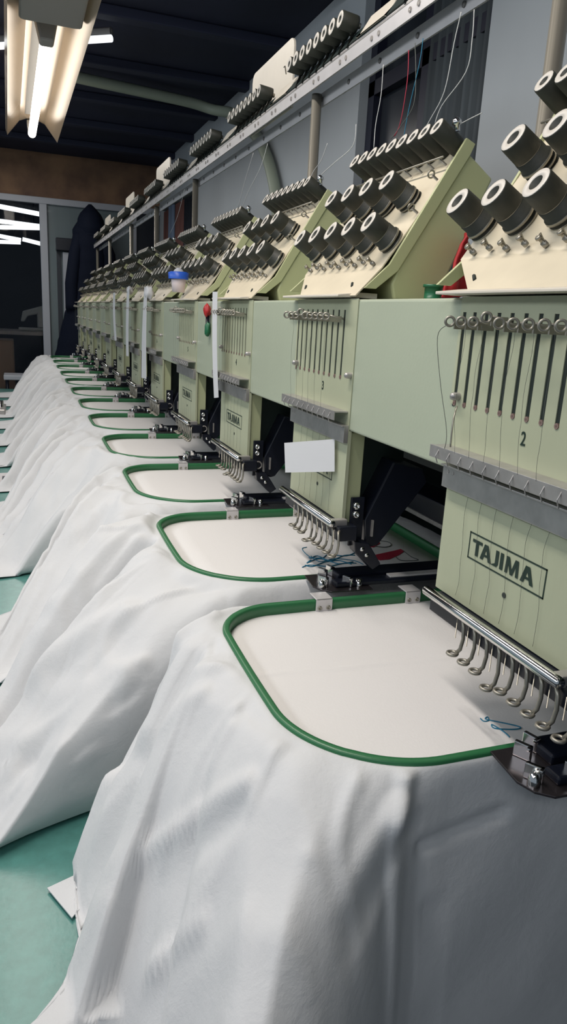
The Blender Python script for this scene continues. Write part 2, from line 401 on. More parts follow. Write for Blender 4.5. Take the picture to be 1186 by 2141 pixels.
bm_ = thing('machine_beam', (.5, 2.3, TABLE), 'long pale green beam carrying all the needle heads', 'machine beam')
MB().box(.3632, .60, -.5, 5.0, -.1245, .0255).build('beam', 'green_paint', bm_, bevel=.003, seg=3)
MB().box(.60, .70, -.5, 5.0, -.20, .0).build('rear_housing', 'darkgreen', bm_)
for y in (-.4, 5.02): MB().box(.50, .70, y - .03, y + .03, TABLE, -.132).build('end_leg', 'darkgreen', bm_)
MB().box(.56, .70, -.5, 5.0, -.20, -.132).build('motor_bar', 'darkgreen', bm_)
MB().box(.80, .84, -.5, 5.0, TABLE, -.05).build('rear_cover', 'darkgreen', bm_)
pr = thing('frame_rail', (.64, 2.3, TABLE), 'black rail behind the hoops that drives the frames', 'rail')
MB().box(.60, .66, -.5, 5.0, -.298, -.262).build('rail', 'black', pr, bevel=.003)
MB().box(.597, .60, -.5, 5.0, -.2985, -.292).build('rail_edge', 'steel', pr)
for i in range(13): MB().box(.605, .64, .02 + .4 * i, .06 + .4 * i, -.322, -.298).build('slider', 'black', pr, bevel=.002)
for y in (.0, 2.5, 4.9): MB().box(.62, .66, y, y + .04, TABLE, -.298).build('rail_foot', 'black', pr)

# ------------------------------------------------------------------ one needle head (built for y offset 0, placed at 0.4 k)
NAX = Vector((-.862, 0, .507)); DAX = Vector((.507, 0, .862))
def make_knob(name, parent, c, r, L, small=False):
    """c = centre of the face; axis NAX points at the viewer side"""
    m = MB(); base = Vector(c) - NAX * L
    if small:
        prof = [(0, r * .5), (.004, r * .5), (.004, r * .92), (.010, r), (L - .001, r), (L, r * .93), (L, r * .42), (L - .005, r * .38), (L - .005, 0)]
        mis = [1, 2, 0, 0, 0, 1, 0, 0]
    else:
        prof = [(0, r * .45), (.006, r * .45), (.006, r * 1.15), (.008, r * 1.15), (.0095, r * .7), (.011, r * 1.12), (.013, r * 1.12), (.0145, r * .72), (.0165, r * 1.16), (.019, r * 1.13), (.0195, r * 1.02), (.029, r * 1.03), (.0293, r * .97), (.030, r), (L - .001, r * .97), (L, r * .92), (L, r * .46), (L - .010, r * .42), (L - .010, 0)]
        mis = [2, 2, 2, 0, 0, 2, 0, 0, 2, 0, 0, 0, 2, 0, 0, 1, 0, 0]
    m.lathe(base, NAX, prof, 22 if not small else 16, 0, True, mis)
    o = m.build(name, ['knob', 'knobface', 'wire'], parent, loc=base)
    return o

def make_head():
    t = thing('needle_head', (.372, .056, -.237), '', 'embroidery head', 'row of needle heads on the beam')
    fx = .362
    # needle case with nine slots cut through: built from strips so the slots are shallow openings over a dark sheet
    m = MB(); zt, zs, zb = .0262, .0135, -.0655; x1 = fx + .0010
    m.box(fx, fx + .0042, -.035, .147, -.237, -.1245)
    m.box(fx, x1, -.035, .150, -.1245, zb)
    m.box(fx, x1, -.035, .157, zs, zt)
    ys = [.0169 * j for j in range(10)]; ys[9] = .1505; hw = .0025
    prev = -.035
    for y in ys:
        if y - hw > prev: m.box(fx, x1, prev, y - hw, zb, zs)
        prev = y + hw
    m.box(fx, x1, prev, .157, zb, zs)
    case = m.build('needle_case', 'case_paint', t)
    MB().box(fx + .0008, fx + .0011, -.02, .155, zb - .002, zs + .002).build('slot_back', 'hole', case)  # near-black sheet standing in for the shade deep in the slots
    for y in ys:
        MB().cyl((fx - .0006, y, zb + .001), (fx + .0008, y, zb + .001), .0023, 10).build('slot_tip', 'ochre', case)
    # name plate frame + word
    m = MB(); a, b, c, d = .003, .103, -.193, -.169; w = .0013; e = .0003
    m.box(fx - e, fx, a, b, d - w, d); m.box(fx - e, fx, a, b, c, c + w); m.box(fx - e, fx, a, a + w, c, d); m.box(fx - e, fx, b - w, b, c, d)
    H = .0140; S = .0034
    def stroke(p, q, w=S, off=0):
        # slanted bar between two heights, horizontal cuts
        return [(p[0] - w / 2, p[1]), (p[0] + w / 2, p[1]), (q[0] + w / 2, q[1]), (q[0] - w / 2, q[1])]
    def A(x): return [stroke((x + S * .5, 0), (x + .0057, H)), stroke((x + .0110, 0), (x + .0065, H)), [(x + .0035, .0033), (x + .0090, .0033), (x + .0085, .0055), (x + .0040, .0055)]], .0125
    def T(x): return [[(x, H - .0028), (x + .0112, H - .0028), (x + .0112, H), (x, H)], stroke((x + .0056, 0), (x + .0056, H))], .0112
    def J(x): return [stroke((x + .0063, .002), (x + .0063, H)), [(x, 0), (x + .0066, 0), (x + .0078, .0028), (x + .0048, .0028), (x, .0026)]], .0078
    def I(x): return [stroke((x + S / 2, 0), (x + S / 2, H))], S
    def Mm(x): return [stroke((x + S / 2, 0), (x + .0024, H), .0027), stroke((x + .0128, 0), (x + .0121, H), .0027), stroke((x + .0072, .0), (x + .0030, H), .0026), stroke((x + .0072, .0), (x + .0114, H), .0026)], .0143
    x = 0
    for q, fn in enumerate((T, A, J, I, Mm, A)):
        polys, adv = fn(x)
        for ii, pl in enumerate(polys):
            m.add([(fx - .0004 - .00003 * ii, .0975 - u * 1.24, -.1880 + v) for u, v in pl], [[3, 2, 1, 0]])
        x += adv + (.0019, -.0004, .0019, .0019, .0019, 0)[q] - (.0033 if q == 0 else 0)
    m.build('name_plate', 'ink', case)
    for yy, zz in ((.0475, -.207),): MB().cyl((fx - .0006, yy, zz), (fx + .003, yy, zz), .0024, 10).build('screw_hole', 'hole', case)
    # fixing screws
    for y, z in ((.147, -.058), (-.028, -.060)):
        MB().lathe((fx, y - .002, z), (-1, 0, 0), [(0, .0036), (.005, .0036), (.0075, .0028), (.0085, .0012), (.0085, 0)], 12).build('screw', 'steel', t)
    # take-up levers, one per slot
    for j, y in enumerate(ys[:9]):
        z = .005 + (.004 if j == 5 else 0)
        m = MB(); m.tube([(fx + .012, y, z - .004), (fx - .006, y, z - .001), (fx - .020, y, z + .001)], .0012, 6)
        m.ring((fx - .0235, y, z), (.45, 1, .0), .0037, .0012, 16, 6)
        m.box(fx - .019, fx - .004, y - .0008, y + .0008, z - .006, z + .001)
        m.build('take_up_lever', 'wire', t, loc=(fx, y, z))
    # thread guide bars
    m = MB(); m.box(.344, .3452, -.030, .154, -.1125, -.1015); m.box(.3452, fx, -.030, .154, -.1035, -.1018)
    for j in range(10): m.tube([(.3445, -.018 + .0175 * j, -.104), (.3415, -.018 + .0175 * j, -.110), (.3440, -.018 + .0175 * j, -.116)], .0006, 6)
    m.build('upper_guide_bar', 'steel', t, bevel=.0004)
    m = MB(); m.box(.356, fx, -.035, .1475, -.139, -.118); m.box(.353, .356, -.035, .1475, -.1195, -.118)
    for y in (.139, .131): m.cyl((.3555, y, -.124), (.357, y, -.124), .0018, 8, 0)
    m.build('lower_guide_bar', 'steel', t, bevel=.0005)
    # threads running down the face
    rr = random.Random(3)
    for j in range(6):
        y = .021 * j + .006; m = MB(); P = []
        for q in range(9):
            z = .003 - .105 * q / 8
            P.append((.3415 if q else fx - .0235, y + .008 * math.sin(q / 8 * PI) * (.3 + .3 * (j % 3)) + .0008 * rr.uniform(-1, 1), z))
        m.tube(smooth_pts(P, 3), .00014, 4)
        P = [(.3605, y + .0012 * rr.uniform(-1, 1) + .002 * math.sin(q), -.14 - .092 * q / 6) for q in range(7)]
        m.tube(smooth_pts(P, 3), .00014, 4)
        m.build('needle_thread', 'thread_grey', t)
    # chrome front rod
    MB().lathe((.345, -.046, -.235), (0, 1, 0), [(0, 0), (0, .0035), (.001, .0046), (.181, .0046), (.183, .0036), (.183, .002), (.1825, 0)], 16).build('chrome_rod', 'chrome', t)
    MB().box(.347, .366, -.044, -.034, -.240, -.231).build('rod_clamp', 'steel', t, bevel=.001)
    MB().box(.352, .376, -.052, .138, -.2560, -.238).build('foot_carrier', 'black', t, bevel=.001)
    # presser feet
    for j in range(9):
        y = .0800 - .0169 * j
        if j == 3: z0 = -.006
        else: z0 = 0
        m = MB(); m.tube([(.353, y + .004, -.2425), (.350, y + .001, -.243), (.3485, y - .003, -.247), (.3495, y - .003, -.258 + z0), (.3485, y - .002, -.268 + z0), (.3465, y, -.2722 + z0)], .0017, 6)
        m.ring((.3430, y + .0008, -.2725 + z0), (0, 0, 1), .0042, .0015, 16, 6)
        m.cyl((.3440, y + .0008, -.240), (.3440, y + .0008, -.258 + z0), .0005, 6)
        m.build('presser_foot', 'wire', t, loc=(.35, y, -.255))
    # neck behind the case, side plate and bolts
    MB().box(.3678, .3865, -.031, .13, -.252, -.1270).build('neck', 'neck_paint', t, bevel=.001)
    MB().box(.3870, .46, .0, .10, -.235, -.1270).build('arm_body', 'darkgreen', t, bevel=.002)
    MB().prism([(.3735, -.206), (.392, -.206), (.392, -.268), (.3735, -.268)], -.0345, -.0310).build('side_plate', 'black', t, bevel=.0012)
    for z in (-.2165, -.2275):
        MB().lathe((.3805, -.0345, z), (0, -1, 0), [(0, .0048), (.003, .0045), (.004, .003), (.004, .0022), (.002, .002), (.002, 0)], 14).build('bolt', 'chrome', t)
    m = MB(); m.ring((.3830, -.0350, -.2490), (0, 1, 0), .0065, .0014, 18, 6)
    m.build('cam_ring', 'steel', t)
    # cutter foot reaching toward the cloth
    m = MB(); m.prism([(.372, -.262), (.398, -.262), (.4005, -.270), (.3905, -.2860), (.4200, -.303), (.4120, -.307), (.382, -.290), (.372, -.272)], -.0445, -.033)
    m = MB(); m.prism([(.3760, -.258), (.3960, -.262), (.4150, -.290), (.4040, -.297), (.3780, -.272)], -.047, -.030)
    m.build('cutter_foot', 'black', t, bevel=.001)
    for x, z in ((.387, -.269), (.394, -.277)):
        MB().lathe((x, -.047, z), (0, -1, 0), [(0, .0030), (.0015, .0028), (.0015, 0)], 12).build('bolt', 'chrome', t)
    # black inclined thread-trimmer box
    MB().prism([(.397, -.267), (.408, -.272), (.416, -.270), (.478, -.190), (.470, -.172), (.428, -.163), (.394, -.236)], -.033, .11).build('trimmer_box', 'black', t, bevel=.002)
    MB().box(.4035, .4060, -.036, -.033, -.257, -.236).build('trimmer_lever', 'steel', t)
    # shelf lip under the tension box
    MB().prism([(.345, .0275), (.345, .0300), (.372, .0335), (.395, .0335), (.395, .0275)], -.015, .174).build('shelf_lip', 'rail_cream', t, bevel=.0006)
    return t

def make_tension():
    t = thing('tension_box', (.43, .09, .027), '', 'thread tension box', 'row of thread tension boxes on the beam')
    ya, yb = -.030, .217
    body = [(.405, .045), (.411, .059), (.490, .192), (.525, .169), (.475, .050), (.45, .027), (.41, .027)]
    MB().prism(body, ya + .002, yb - .002).build('box_body', 'box_paint', t, bevel=.003)
    # raised side flanges
    outer = [(.370, .038), (.400, .066), (.483, .207), (.495, .202), (.490, .190), (.411, .059), (.385, .038)]
    for y0 in (ya, yb - .004): MB().prism(outer, y0, y0 + .004).build('flange', 'box_paint', t, bevel=.0006)
    # cream front sheet: skirt plus slanted face (recessed)
    m = MB(); off = .010
    n = Vector((.862, -.507)) * off
    p1 = (.393 + n.x * .6, .062 + n.y * .2); p2 = (.481 + n.x * .8, .205 + n.y * .8)
    pts = [(.362, .029, .0, .147), (.3905, .0605, -.001, .2125), (p2[0], p2[1], ya + .004, yb - .004)]
    vs = [(.360, -.030, .029), (.360, .145, .029), (.3925, .213, .0615), (.3925, -.026 + .0, .0615), (p2[0], ya + .004, p2[1]), (p2[0], yb - .004, p2[1])]
    m.add(vs, [(0, 1, 2, 3), (3, 2, 5, 4)], 0)
    m.build('face_sheet', 'cream', t, solid=.0015)
    # knobs
    for j in range(5): make_knob('tension_knob', t, (.378, -.010 + .0545 * j, .111), .0138, .050)
    for j in range(4): make_knob('tension_knob', t, (.410, .017 + .0545 * j, .162), .0138, .050)
    for j in range(9): make_knob('thread_roller', t, (.452, -.013 + .0272 * j, .218), .0108, .042, True)
    # check springs and small guides under the first row
    for j in range(9):
        y = -.002 + .0245 * j; z = .0665 + (.002 if j % 2 else 0); x = .3935
        m = MB(); m.lathe((x, y, z), NAX, [(0, .0026), (.004, .0026), (.004, .0016), (.009, .0016), (.009, .0028), (.011, .0024), (.011, 0)], 10)
        m.tube([(x, y, z), (x - .010, y - .004, z + .008), (x - .013, y - .004, z + .005)], .0006, 5)
        m.build('check_spring', 'wire', t, loc=(x, y, z))
    for (y, z, x) in ((.0, .134, .428), (-.014, .150, .437)):
        pass
    for (tt, y) in ((.075, -.020), (.118, -.020)):
        p = Vector((.393, 0, .062)) + DAX * tt + Vector((0, y, 0)) - NAX * .004
        m = MB(); m.ring(p + NAX * .010, (0, 1, .3), .0040, .0010, 14, 6); m.cyl(p, p + NAX * .008, .0016, 8); m.build('loop_guide', 'wire', t)
    # wire across, below the rollers, and the pins
    p = Vector((.4700, 0, .1800)) + NAX * .012
    m = MB(); m.tube([p + Vector((0, -.022, 0)), p + Vector((0, .21, 0))], .0012, 6)
    for j in range(9): m.cyl(p + Vector((0, -.013 + .0272 * j, 0)), p - NAX * .012 + Vector((0, -.013 + .0272 * j, -.0)), .0013, 6)
    m.build('guide_wire', 'wire', t)
    m = MB(); m.lathe((.472, -.026, .213), (-.2, 0, 1), [(0, .003), (.006, .003), (.007, .0055), (.011, .0050), (.014, .002), (.015, 0)], 10); m.build('top_screw', 'chrome', t)
    # round decal and slot mark on the skirt
    for y in (.150, .0):
        MB().tube([(.3745, y + .012, .0445), (.3705, y + .004, .0405)], .0018, 6).build('slot_mark', 'hole', t)
    return t

def kids_of(o): return [c for c in list(bpy.data.objects) if c.parent == o]
hd = make_head(); tn = make_tension()
NH = 12
ordn = ['', 'nearest', 'second', 'third', 'fourth', 'fifth', 'sixth', 'seventh', 'eighth', 'ninth', 'tenth', 'eleventh', 'twelfth and farthest']
headlab = {1: 'nearest pale green needle head with a 2 on it, at the right edge', 2: 'needle head partly hidden by a blank white card', 3: 'third needle head from the camera, between long paper strip and card'}
index_kids()
heads = []
for k in range(1, NH + 1):
    h = hd if k == 1 else copy_tree(hd); q = tn if k == 1 else copy_tree(tn)
    h['label'] = headlab.get(k, '%s needle head counted from the camera along the green beam' % ordn[k].replace(' and farthest', ' and farthest'))
    q['label'] = {1: 'nearest slanted tension box with big dark knobs, cut off by the right edge', 2: 'slanted tension box whose whole green side shows, above the carded head'}.get(k, '%s slanted thread tension box counted from the camera' % ordn[k])
    h['_k'] = k; heads.append(h)
for k, h in enumerate(heads, 1):
    h.location.y += .4 * k; h['_o'] = (h['_o'][0], h['_o'][1] + .4 * k, h['_o'][2])
tns = [o for o in bpy.data.objects if o.name.startswith('tension_box')]
for o in tns:
    k = [i for i in range(1, NH + 1) if o['label'] == {1: 'nearest slanted tension box with big dark knobs, cut off by the right edge', 2: 'slanted tension box whose whole green side shows, above the carded head'}.get(i, '%s slanted thread tension box counted from the camera' % ordn[i])][0]
    o.location.y += .4 * k
# head numbers as part of each head
for ch in kids_of(heads[1]):
    if ch.name.startswith('cam_ring'): bpy.data.objects.remove(ch)
for k in range(1, 8):
    vs, fs = text_mesh(str(k + 1), .0155 if k < 9 else .012, .0001)
    m = MB(); m.add([(.3618 - v.z, .4 * k + .051 - v.x * .8, -.080 + v.y) for v in vs], fs)
    o = m.build('number_mark', 'ink', heads[k - 1])
    o['label'] = 'painted digit %d' % (k + 1)

# ------------------------------------------------------------------ overhead thread rail
tr = thing('thread_rail', (.5, 2.5, .026), 'long overhead metal thread rail on posts above the heads', 'rail')
m = MB()
m.box(.516, .519, -.2, 5.15, .362, .384)
for j in range(45):
    y = .2 + .11 * j; m.cyl((.5145, y, .373), (.517, y, .373), .004, 8, 1)
m.build('lower_rail', ['alu', 'steel'], tr)
m = MB()
m.box(.487, .490, -.2, 5.15, .379, .402)
m.box(.4865, .4872, -.2, 5.15, .398, .4005, 1)
for j in range(45):
    y = .15 + .11 * j; m.cyl((.4855, y, .389), (.488, y, .389), .0036, 8, 1); m.cyl((.4855, y + .022, .389), (.488, y + .022, .389), .0036, 8, 1)
m.build('upper_rail', ['alu', 'steel'], tr)
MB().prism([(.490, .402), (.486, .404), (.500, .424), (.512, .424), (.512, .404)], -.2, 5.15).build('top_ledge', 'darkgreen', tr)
# white saddle plates and roller groups, one per head pitch
for k in range(0, 12):
    yc = .256 + .4 * k
    m = MB(); m.prism([(.482, .404), (.486, .404), (.506, .436), (.512, .436), (.512, .404)], yc - .045, yc + .045)
    m.build('saddle_plate', 'rail_cream', tr, bevel=.001)
    if 0 < k:
        for j in range(8):
            c = Vector((.470, yc + .078 + .0318 * j, .436)); ax = Vector((-1, 0, .12)).normalized()
            g = MB(); g.lathe(c - ax * .034, ax, [(0, .004), (.006, .004), (.006, .0120), (.010, .0125), (.033, .0125), (.034, .0115), (.034, .0050), (.029, .005), (.029, 0)], 14, 0, True, [2, 2, 0, 0, 0, 1, 0, 0])
            o = g.build('rail_roller', ['knob', 'knobface', 'wire'], tr, loc=c)
            MB().cyl((.4855, c.y, .400), (.496, c.y, .430), .0022, 6).build('roller_pin', 'chrome', tr)
        MB().tube([(.484, yc - .046, .436), (.478, yc - .055, .446), (.474, yc - .06, .442)], .0010, 6).build('wire_loop', 'wire', tr)
for y in (1.745, 2.99, 3.85, 4.78):
    P = [(y - .27, .40), (y, .40)] + [(y - .018 + .018 * math.cos(w), .507 + .018 * math.sin(w)) for w in (0, .5, 1.0, 1.57)] + [(y - .252 + .018 * math.cos(w), .507 + .018 * math.sin(w)) for w in (1.57, 2.1, 2.6, 3.14)]
    n_ = len(P); m = MB()
    m.add([(.520, q[0], q[1]) for q in P] + [(.524, q[0], q[1]) for q in P], [list(range(n_)), list(range(2 * n_ - 1, n_ - 1, -1))] + [(q, q + n_, (q + 1) % n_ + n_, (q + 1) % n_) for q in range(n_)])
    m.build('backing_plate', 'rail_cream', tr)
for y in (.664, 1.30, 2.24, 2.89, 3.55, 4.4, 5.1):
    MB().cyl((.505, y, .188 if (y + .03) % .4 < .26 else .027), (.505, y, .379), .0088, 16).build('post', 'wire', tr)

# loose threads coming down from the rail (each its own)
def tht(p, mt, lab, r=.0006):
    tag(MB().tube(smooth_pts(p, 5), r, 5).build('thread', mt), lab, 'thread', 'threads hanging between rail and tension boxes')
def tp(lst, x): return [onx(u, v, x + (i * .0)) for i, (u, v) in enumerate(lst)]
tht(tp([(965, 25), (950, 90), (930, 190), (900, 250), (893, 262)], .49), 'thread_white', 'pale thread falling to the nearest rollers of the second tension box, left of a pair')
tht(tp([(992, 20), (988, 80), (975, 150), (925, 220), (910, 258)], .49), 'thread_white', 'pale thread right of a pair, falling to the second tension box')
tht(tp([(885, 80), (878, 130), (855, 230), (845, 285)], .49), 'thread_blue', 'blue thread in front of the dark window')
tht(tp([(855, 105), (852, 170), (838, 255), (825, 285)], .49), 'thread_red', 'reddish thread left of the blue thread before the dark window')
tht(tp([(802, 135), (797, 200), (786, 260), (782, 310)], .49), 'thread_white', 'thin pale thread at left of the dark window')
tht(tp([(868, 90), (870, 160), (865, 220), (840, 262), (818, 290)], .49), 'thread_grey', 'dark thin thread crossing the near window')
tht(tp([(958, 262), (980, 250), (1008, 236)], .49), 'thread_white', 'short stray thread at top screw of second tension box')
tht(tp([(685, 300), (672, 335), (655, 360), (645, 388)], .49), 'thread_white', 'curved pale thread over the third tension box')
tht(tp([(745, 260), (738, 305), (700, 340), (668, 370), (660, 390)], .49), 'thread_white', 'long faint thread sweeping right from the third tension box')
tht(tp([(560, 300), (545, 350), (520, 400), (505, 440)], .50), 'thread_white', 'faint thread falling to the fourth tension box')
tht(tp([(530, 320), (512, 380), (498, 435)], .50), 'thread_white', 'second faint thread at the fourth tension box')
tht(tp([(386, 395), (372, 450), (355, 490)], .50), 'thread_white', 'pale thread before the rust curtain')
# stray threads in front of the nearest head
tht([onx(934, 680, .338), onx(915, 705, .338), onx(921, 800, .340), onx(934, 900, .341), onx(930, 938, .342)], 'thread_grey', 'dark thread looping left of the nearest head case', .0003)
tht([onx(956, 850, .352), onx(948, 880, .345), onx(942, 935, .343)], 'wire', 'stiff wire at the left screw of the nearest head', .0008)

# ------------------------------------------------------------------ hoops, cloths, frame arms
HC = (.3875, .569); HX, HY = .1955, .164
def outline(n_c=24, n_s=14, inset=0):
    """rounded rectangle, counter-clockwise starting mid back side; returns (x,y,dx,dy)"""
    pts = []
    hx, hy = HX - inset, HY - inset
    r = [(1, 1, .05), (-1, 1, .070), (-1, -1, .105), (1, -1, .05)]
    rr = []
    for i, (sx, sy, R) in enumerate(r):
        R = R - inset; cx, cy = sx * (hx - R), sy * (hy - R)
        a0 = {0: 0, 1: PI / 2, 2: PI, 3: 1.5 * PI}[i]
        arc = [(cx + R * math.cos(a0 + PI / 2 * q / n_c), cy + R * math.sin(a0 + PI / 2 * q / n_c), math.cos(a0 + PI / 2 * q / n_c), math.sin(a0 + PI / 2 * q / n_c)) for q in range(n_c + 1)]
        rr.append(arc)
    for i in range(4):
        pts += rr[i]
        a, b = rr[i][-1], rr[(i + 1) % 4][0]
        for q in range(1, n_s):
            f = q / n_s; pts.append(tuple(a[j] * (1 - f) + b[j] * f for j in range(4)))
    out = []
    for x, y, dx, dy in pts:       # sides bow outward a little
        if dx < -.7: x -= .004 * (1 - (y / HY) ** 2) * (-dx)
        out.append((HC[0] + x, HC[1] + y, dx, dy))
    return out

def make_hoop():
    t = thing('embroidery_hoop', (HC[0], HC[1], -.330), '', 'hoop', 'row of green embroidery hoops')
    o = outline(); n = len(o); m = MB(); vs = []
    zt, zb = -.3200, -.3370
    for (off, z) in ((0, zb), (0, zt - .0015), (-.0012, zt), (-.0062, zt), (-.0075, zt - .0015), (-.0075, zb)):
        vs += [(x + dx * off, y + dy * off, z) for x, y, dx, dy in o]
    fs = []
    for r in range(6):
        s = (r + 1) % 6
        fs += [(r * n + i, r * n + (i + 1) % n, s * n + (i + 1) % n, s * n + i) for i in range(n)]
    m.add(vs, fs, 0, True)
    m.build('ring', 'hoop', t)
    yf = HC[1] + HY
    for x in (.328, .448):     # far-side brackets hooked over the ring
        m = MB(); m.box(x - .0105, x + .0105, yf - .0105, yf - .0088, -.3365, -.3172); m.box(x - .0105, x + .0105, yf - .0105, yf + .012, -.3190, -.3172)
        b = m.build('bracket', 'alu', t, bevel=.0008)
        for s in (-.0055, .0055): MB().lathe((x + s, yf - .0105, -.3285), (0, -1, 0), [(0, .0028), (.0010, .0026), (.0010, .0014), (.0003, .001), (.0003, 0)], 12).build('screw', 'wire', b)
    return t
hp = make_hoop()

def make_arm():
    """black arm lying in the gap between two hoops; nearest one spans y .34-.40"""
    t = thing('hoop_holder', (.46, .37, -.318), '', 'hoop holder', 'row of black arms between the hoops')
    poly = [(.333, .402), (.329, .364), (.334, .350), (.345, .341), (.40, .339), (.40, .402)]
    MB().prismz(poly, -.3185, -.3165).build('end_plate', mat('dark_plate', (.09, .08, .085), .25, metal=.8), t, bevel=.0004)
    MB().box(.366, .598, .372, .399, -.3165, -.3075).build('arm_bar', 'black', t, bevel=.002)
    MB().box(.354, .598, .350, .366, -.3165, -.3095).build('lower_bar', 'black', t, bevel=.002)
    MB().box(.43, .598, .353, .364, -.3095, -.3070).build('bright_strip', 'alu', t, bevel=.0006)
    for x, y, a in ((.352, .388, .5), (.366, .396, .3), (.342, .362, .6), (.372, .355, .5)):
        T = Matrix.Translation((x, y, -.309)) @ Matrix.Rotation(a, 4, 'Z')
        m = MB(); m.box(-.002, .002, -.007, .007, -.0075, .005, 0, T); m.box(-.005, .002, -.007, -.004, .002, .005, 0, T)
        m.build('latch', 'chrome', t, bevel=.0008)
    m = MB(); m.lathe((.338, .357, -.3165), (0, 0, 1), [(0, .0045), (.004, .0045), (.009, .003), (.011, 0)], 14); m.build('stud', 'chrome', t)
    MB().lathe((.386, .352, -.3165), (0, 0, 1), [(0, .004), (.009, .004), (.009, .0)], 14).build('stud', 'chrome', t)
    return t
ar = make_arm()

def hfold(u, v, seed, f):
    a = noise.noise(Vector((u * f, v * 1.1, seed)))
    b = noise.noise(Vector((u * f * 2.3 + 4, v * 1.7, seed + 3.3)))
    r = 1 - 2 * abs(noise.noise(Vector((u * f * 1.2 - v * 1.5, v * .6, seed + 7))))
    return a * .9 + b * .35 + (r - .5) * .45

# sharp creases: segment from, to, half width, push, push direction
SEG = {1: [((.159, .664, -.344), (.112, .635, -.409), .030, .010, (-.5, 0, .8)), ((.132, .705, -.365), (.085, .665, -.440), .035, -.024, (-.3, 0, .8)),
           ((.154, .46, -.352), (.080, .535, -.470), .016, .0075, (-.4, -.4, .8)), ((.138, .440, -.362), (.068, .500, -.475), .018, -.006, (-.4, -.4, .8)),
           ((.187, .387, -.362), (.226, .37, -.420), .008, -.005, (-.3, -.5, .8)), ((.176, .383, -.362), (.215, .363, -.420), .010, .004, (-.3, -.5, .8)),
           ((.252, .397, -.348), (.110, .335, -.440), .016, .0065, (-.3, -.5, .8)), ((.262, .390, -.362), (.130, .330, -.455), .018, -.005, (-.3, -.5, .8)),
           ((.262, .407, -.326), (.252, .390, -.352), .012, .007, (-.2, -.8, .5)), ((.252, .390, -.352), (.248, .355, -.60), .022, .012, (-.5, -.8, .1)),
           ((.110, .414, -.430), (.070, .450, -.500), .014, .006, (-.5, -.3, .7)), ((.275, .392, -.385), (.350, .395, -.372), .010, -.005, (0, -1, 0)),
           ((.285, .392, -.440), (.290, .380, -.60), .016, -.006, (0, -1, 0)), ((.150, .58, -.340), (.120, .60, -.385), .012, .005, (-.5, 0, .8)), ((.160, .52, -.342), (.120, .50, -.390), .012, .005, (-.5, 0, .8))],
       2: [((.113, .44, -.366), (-.011, .457, -.454), .030, .012, (-.4, 0, .8)), ((.120, .36, -.395), (-.013, .375, -.492), .016, .006, (-.4, -.3, .8)), ((.110, .335, -.412), (-.013, .350, -.50), .014, -.006, (-.4, -.3, .8)),
           ((.070, .311, -.470), (-.030, .328, -.52), .014, .006, (-.4, -.3, .8)), ((.150, .55, -.345), (.090, .50, -.42), .020, .010, (-.4, 0, .8)), ((.16, .63, -.34), (.10, .60, -.40), .022, .012, (-.4, 0, .8)), ((.14, .59, -.35), (.08, .55, -.42), .026, -.016, (-.4, 0, .8))],
       3: [((.14, .62, -.345), (.06, .60, -.44), .022, .010, (-.4, 0, .8)), ((.13, .56, -.35), (.05, .53, -.44), .026, -.014, (-.4, 0, .8)), ((.14, .48, -.35), (.02, .44, -.45), .024, .010, (-.4, 0, .8))]}
def seg_dist(P, A, B):
    A = Vector(A); B = Vector(B); t = max(0, min(1, (P - A).dot(B - A) / (B - A).length_squared)); return (P - A.lerp(B, t)).length
